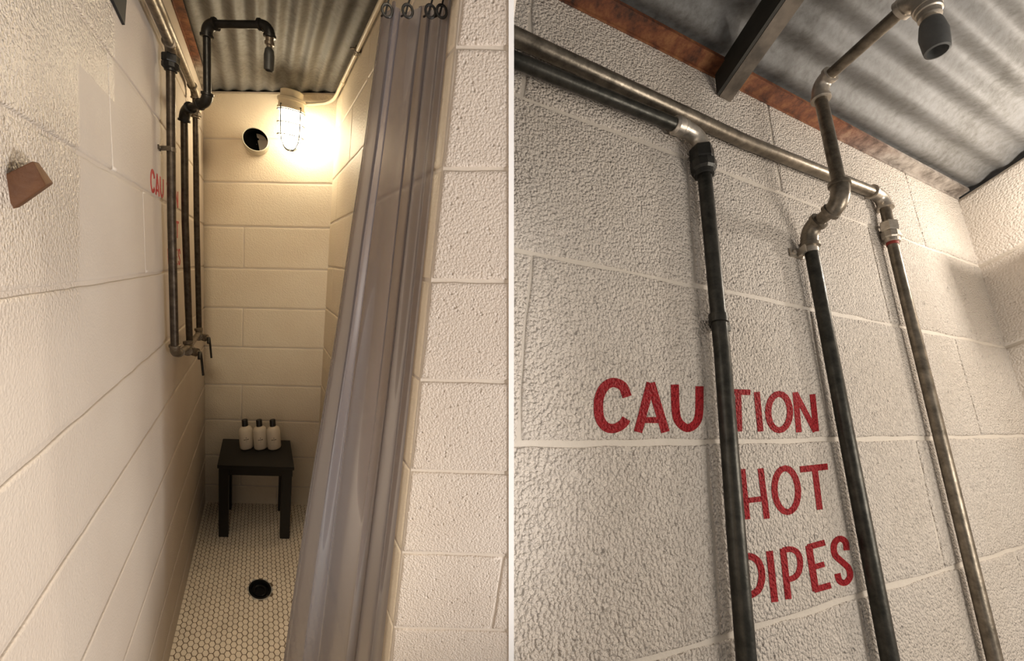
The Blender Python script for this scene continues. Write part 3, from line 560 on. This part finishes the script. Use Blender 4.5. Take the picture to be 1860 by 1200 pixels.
# --- curtain
root = thing('shower_curtain', L(.55, .80, .1), 'translucent grey vinyl shower curtain gathered against the right wall', 'curtain')
def lerp(T, z):
    for (z0, v0), (z1, v1) in zip(T, T[1:]):
        if z0 <= z <= z1: return v0 + (v1 - v0) * (z - z0) / (z1 - z0)
    return T[0][1] if z < T[0][0] else T[-1][1]
XL = [(.06, .345), (.337, .368), (.538, .386), (.783, .409), (1.03, .434), (1.206, .452), (1.41, .468), (1.57, .482), (1.80, .497)]
XR = [(.06, .604), (1.0, .609), (1.5, .611), (1.82, .612)]
bm = bmesh.new(); NU, NV = 150, 70; G = []
for j in range(NV + 1):
    z = .06 + (1.815 - .06) * j / NV; xl, xr = lerp(XL, z), lerp(XR, z); row = []; f = 1 - j / NV
    for i in range(NU + 1):
        t = i / NU; ph = 2 * math.pi * (3.1 * t + .22 * math.sin(2.2 * t * math.pi) + .10 * math.sin(3 * f + 4 * t))
        am = (.014 + .012 * f) * (.75 + .35 * math.sin(5 * t + 1.2))
        y = .803 + am * math.sin(ph) + .0016 * math.sin(31 * t + 3 * f) * (.4 + t) + .0025 * math.sin(2.3 * ph + 2 * f) + .012 * f * math.sin(3 * t)
        x = xl + (xr - xl) * t + .010 * math.sin(2 * ph) * min(1, 6 * t * (1 - t)) * .7
        y += (.775 - y) * max(0, (t - .78) / .22) ** 1.5; x = min(x, .6125)
        row.append(bm.verts.new(L(x, max(y, .765), z + .004 * math.cos(ph) * (j == NV))))
    G.append(row)
for j in range(NV):
    for i in range(NU): bm.faces.new((G[j][i], G[j][i + 1], G[j + 1][i + 1], G[j + 1][i]))
obj('curtain_sheet', bm, M_curt, root, True)
rod = thing('curtain_rod', L(.30, .80, 1.875), 'dark steel curtain rod across the stall opening above the vinyl curtain', 'rod')
tube_obj('rod_tube', [L(.003, .80, 1.875), L(.612, .80, 1.875)], .008, M_dark, rod)
bm = bmesh.new(); box(bm, L, .578, .613, .757, .764, 1.806, 1.90); obj('rod_bracket', bm, M_beam, rod)
bm = bmesh.new(); bl = ((.758, 1.812), (.840, 1.800), (.872, 1.90), (.75, 1.90)); prism(bm, L, [(.0005, y, z) for y, z in bl], [(.006, y, z) for y, z in bl]); obj('rod_bracket', bm, M_blade, rod, False, 'black pointed wall bracket')
for x in (.004, .606): tube_obj('rod_flange', [L(x - .003, .80, 1.875), L(x + .005, .80, 1.875)], .02, M_dark, rod)
for i, (x, dx) in enumerate(((.500, .004), (.5365, .006), (.577, .005), (.597, .002))):
    h = thing('curtain_hook', L(x, .80, 1.80), ['dark wire curtain hook at the free edge of the grey curtain', 'dark wire curtain hook second from the free edge of the curtain', 'dark wire curtain hook third from the free edge, through an eyelet', 'dark wire curtain hook closest to the right wall'][i], 'hook', 'hooks of the vinyl curtain')
    ringp = [L(x + dx + .010 * math.cos(a), .80 + .009 * math.sin(a) * .4, 1.876 + .0115 * math.sin(a)) for a in [math.pi * (1.25 - k / 8 * 1.5) for k in range(9)]]
    tube_obj('wire', ringp + [L(x + dx + .004, .782, 1.84), L(x, .777, 1.805), L(x - .002, .779, 1.792), L(x - .006, .79, 1.794)], .0016, M_black, h, None, 8)
    bm = bmesh.new(); c0 = L(x, .776, 1.795); nn = Vector((.35, -1, 0)).normalized(); uu = nn.cross(Vector((0, 0, 1))).normalized()
    sweep(bm, [c0 + (uu * math.cos(a) * .008 + Vector((0, 0, 1)) * math.sin(a) * .0095) for a in [2 * math.pi * k / 20 for k in range(21)]], .0022, 8, cap=False); obj('eyelet', bm, M_black, h, True, 'dark metal eyelet')

# --- wooden plug
root = thing('wooden_plug', L(0, .44, 1.42), 'brown cut wooden block sticking out of the glossy left wall', 'block')
a = [(-.02, .438, 1.443), (-.02, .452, 1.446), (-.02, .453, 1.392), (-.02, .436, 1.412)]
bm = bmesh.new(); A = [(-0.008, 0.4396, 1.4373), (-0.008, 0.4527, 1.4422), (-0.008, 0.4562, 1.4004), (-0.008, 0.4418, 1.397)]; B = [(0.03, 0.4425, 1.4556), (0.02, 0.471, 1.461), (0.02, 0.502, 1.4428), (0.03, 0.4654, 1.4337)]
va = [bm.verts.new(L(*p)) for p in A]; vb2 = [bm.verts.new(L(*p)) for p in B]
for i in range(4): bm.faces.new((va[i], va[(i + 1) % 4], vb2[(i + 1) % 4], vb2[i]))
f = bm.faces.new(va[::-1]); f = bm.faces.new(vb2); f.material_index = 1
bevel(bm, .0015, 2)
obj('block_body', bm, [M_wood, M_woodend], root, True)


# white board end between the two stalls
bm = bmesh.new()
f0 = [(-0.0165, 0.7183, 1.6841), (-0.0083, 0.7183, 1.6842), (0.0206, 0.7758, 0.3342), (0.0089, 0.7758, 0.334)]
ba = [p - PART_N * ((p - PART_O).dot(PART_N) * .2) + Vector((0, .55, 0)) for p in map(Vector, f0)]
V = [bm.verts.new(p) for p in f0] + [bm.verts.new(p) for p in ba]
bm.faces.new(V[:4]); bm.faces.new(V[:3:-1])
for i in range(4): bm.faces.new((V[i], V[4 + i], V[4 + (i + 1) % 4], V[(i + 1) % 4]))
struct(obj('wall_partition', bm, M_white))


# ================================================================== SECOND STALL (only its upper part is in view)
RZ = 2.137
rowsR = [.75, .968, 1.192, 1.603 - .092 * 0 - .2, 1.603, 1.800 - .087, 1.924, RZ - .005]
rowsR = [.78, .985, 1.192, 1.3995 - .0, 1.510, 1.713, 1.926, 2.12]
rowsR = [.80, .985, 1.1885, 1.3125]
rJ = {'E': 1.425 - .229 * .48, 'D': 1.425 + .177 * .48, 'C': 1.425 + .600 * .48, 'B': 1.425 + 1.043 * .48}
rowsR = [rJ['E'] - .406, rJ['E'] - .203, rJ['E'], rJ['D'], rJ['C'], rJ['B'], RZ - .001]
vR = [[.27, .66], [.075, .468, .86], [.27, .655], [.0745, .468, .86], [.27, .661], [.052, .448, .85]]
block_wall('wall_pipes', lambda u, v, d: R(d, u, v), .0028, rowsR, vR, -.12, 1.11, [M_r, M_rj], clip=.0025, seed=21, back=.06, vf=.6, jw=.0030, bw=.009, jit=.0016)
rowsE = [rowsR[0], rowsR[1], rJ['E'], rJ['D'], rJ['C'], rJ['B'], RZ - .012]
block_wall('wall_end', lambda u, v, d: R(u, 1.066 - d, v), .0028, rowsE, [[.2, .6], [.4, .8], [.2, .6], [.4, .8], [.2, .6], [.4, .8]], -.03, 1.0, [M_rend, M_rj], seed=23, back=.06)
corrugated('ceiling', R, -.03, 1.0, -.15, 1.12, RZ, .076, .0055, M_tinR, ph=1.2, clip=.0025)
bm = bmesh.new(); box(bm, R, .0005, .004, .03, 1.066, RZ - .013, RZ - .001); box(bm, R, .004, .036, .03, 1.066, RZ - .0085, RZ - .001)
struct(obj('trim_3', bm, M_ledR))
root = thing('steel_beam', R(.0, .335, 2.09), 'dark dirty steel T-bar under the corrugated ceiling sheet, ending on the rusty angle', 'beam')
bm = bmesh.new(); box(bm, R, .003, .8, .334, .339, 2.084, RZ - .003); obj('web', bm, M_black2, root)  # web coloured much darker than the flange
bm = bmesh.new(); box(bm, R, .001, .8, .3395, .362, 2.0835, 2.0875); obj('bottom_flange', bm, M_beam, root, False, 'brown bottom flange')


paint_letters(R, 0, 0, 1.0, .0006, .0005, M_red, 'large red CAUTION HOT PIPES lettering painted on the rough cream block wall')

rR = .0105 * KR * 1.02
G2 = 'galvanised'
X2 = .0205
root = thing('water_pipe', R(X2, .285, 1.25), 'dark steel water pipe with black union nut, crossing the large CAUTION lettering', 'pipe')
tube_obj('supply_pipe', [R(.021, .026, 1.955), R(.021, .249, 1.956)], rR * .95, M_rdark, root)
tube_obj('pipe_collar', [R(.021, .240, 1.956), R(.021, .243, 1.956), R(.021, .252, 1.956), R(.021, .255, 1.956)], [rR * 1.1, rR * 1.42, rR * 1.42, rR * 1.1], M_rpale, root)
elbow('elbow', R(.021, .254, 1.956), R(.021, .283, 1.957), R(X2, .284, 1.931), rR * .95, M_rpale, root, 'pale galvanised elbow')
union('union_nut', R(X2, .283, 1.930), R(X2, .285, 1.881), rR, M_rblk, root, 'black hexagonal union nut', k=1.8)
tube_obj('riser', [R(X2, .285, 1.895), R(X2, .288, 1.614), R(X2, .285, 1.392), R(X2, .283, 1.10)], rR, M_rdark, root, n=28)
strap('pipe_strap', R, .287, 1.659, X2, rR, M_rdark, root, side=1)

root = thing('water_pipe', R(X2, .69, 1.25), 'brown-grey water pipe rightmost on the rough wall, fed by the long header pipe', 'pipe')
tube_obj('header_pipe', [R(.016, .024, 1.999), R(.016, .37, 1.987), R(.018, .682, 1.996)], rR * 1.12, M_rpipe, root, 'long sloping galvanised header pipe', n=28)
elbow('elbow', R(.018, .674, 1.996), R(.02, .706, 1.997), R(X2, .703, 1.965), rR * 1.0, M_rpale, root)
tube_obj('nipple', [R(X2, .703, 1.968), R(X2, .700, 1.915)], rR * .95, M_rpipe, root)
union('union_nut', R(X2, .700, 1.928), R(X2, .697, 1.881), rR * .95, M_rpale, root, 'pale union nut', k=1.7)
tube_obj('thread_tape', [R(X2, .697, 1.881), R(X2, .6965, 1.875)], rR * 1.02, flat('red thread sealant', (.25, .03, .02), .6), root, 'red thread sealant')
tube_obj('riser', [R(X2, .697, 1.90), R(X2, .694, 1.537), R(X2, .690, 1.195), R(X2, .688, 1.05)], rR * .95, M_rpipe, root, n=28)

root = thing('shower_pipe', R(X2, .475, 1.25), 'double-bent shower pipe whose arm crosses the iron ceiling to a grey tapering shower head', 'pipe')
tube_obj('riser', [R(.0225, .470, 1.823), R(X2, .477, 1.504), R(X2, .482, 1.246), R(X2, .484, 1.05)], rR, M_rdark, root, n=28)
Yb = .468
elbow('elbow', R(.0225, Yb + .001, 1.813), R(.024, Yb, 1.842), R(.052, Yb, 1.841), rR * 1.02, M_rpipe, root)
tube_obj('nipple', [R(.045, Yb, 1.841), R(.085, Yb, 1.841)], rR * 1.0, M_rpipe, root)
elbow('elbow', R(.079, Yb, 1.840), R(.107, Yb, 1.840), R(.107, Yb, 1.873), rR * 1.02, M_rpipe, root)
tube_obj('drop_pipe', [R(.107, Yb, 1.86), R(.107, Yb, 2.06)], rR * .95, M_rpipe, root, n=28)
elbow('elbow', R(.107, Yb, 2.046), R(.107, Yb, 2.077), R(.136, Yb, 2.071), rR, M_rpale, root)
tube_obj('shower_arm', [R(.130, Yb, 2.072), R(.282, Yb, 2.045)], rR * .95, M_rpipe, root, n=28)
elbow('elbow', R(.276, Yb, 2.047), R(.309, Yb, 2.042), R(.308, Yb, 2.010), rR * 1.05, M_rpale, root)
ax = (R(.302, Yb, 1.91) - R(.311, Yb, 2.01)); u_ = ax.normalized(); b0 = R(.309, Yb, 2.008); q = KR
bm = bmesh.new(); lathe(bm, b0 - u_ * .004 * q, ax, [(0, .011 * q), (.001 * q, .0155 * q), (.012 * q, .0155 * q), (.013 * q, .0135 * q), (.022 * q, .0135 * q), (.023 * q, .0095 * q), (.028 * q, .0095 * q)], 28); obj('head_connector', bm, M_rpale, root, True)
bm = bmesh.new(); lathe(bm, b0 + u_ * .022 * q, ax, [(0, .0085 * q), (.003 * q, .0120 * q), (.008 * q, .0135 * q), (.028 * q, .0165 * q), (.05 * q, .0150 * q), (.058 * q, .0142 * q), (.059 * q, .0115 * q), (.05 * q, .0105 * q), (.04 * q, .002 * q)], 36); obj('shower_head', bm, M_rubber, root, True, 'grey tapering shower head')
strap('pipe_strap', R, .470, 1.806, X2, rR, M_rpale, root, side=-1, label='bright strap with a screw ear')

root = thing('vent_pipe', R(.235, 1.06, 1.855), 'round vent pipe on the end wall of the second stall, just outside the picture', 'vent')
va = R(.235, .955, 1.855) - R(.235, 1.066, 1.855); vl_ = va.length
bm = bmesh.new(); lathe(bm, R(.235, 1.066, 1.855), va, [(-.004, .052 * KR), (vl_ - .003, .052 * KR), (vl_, .050 * KR), (vl_, .048 * KR), (vl_ - .01, .047 * KR), (.002, .047 * KR), (.002, .001)], 40, cap=False); obj('pipe_collar', bm, M_duct, root, True)
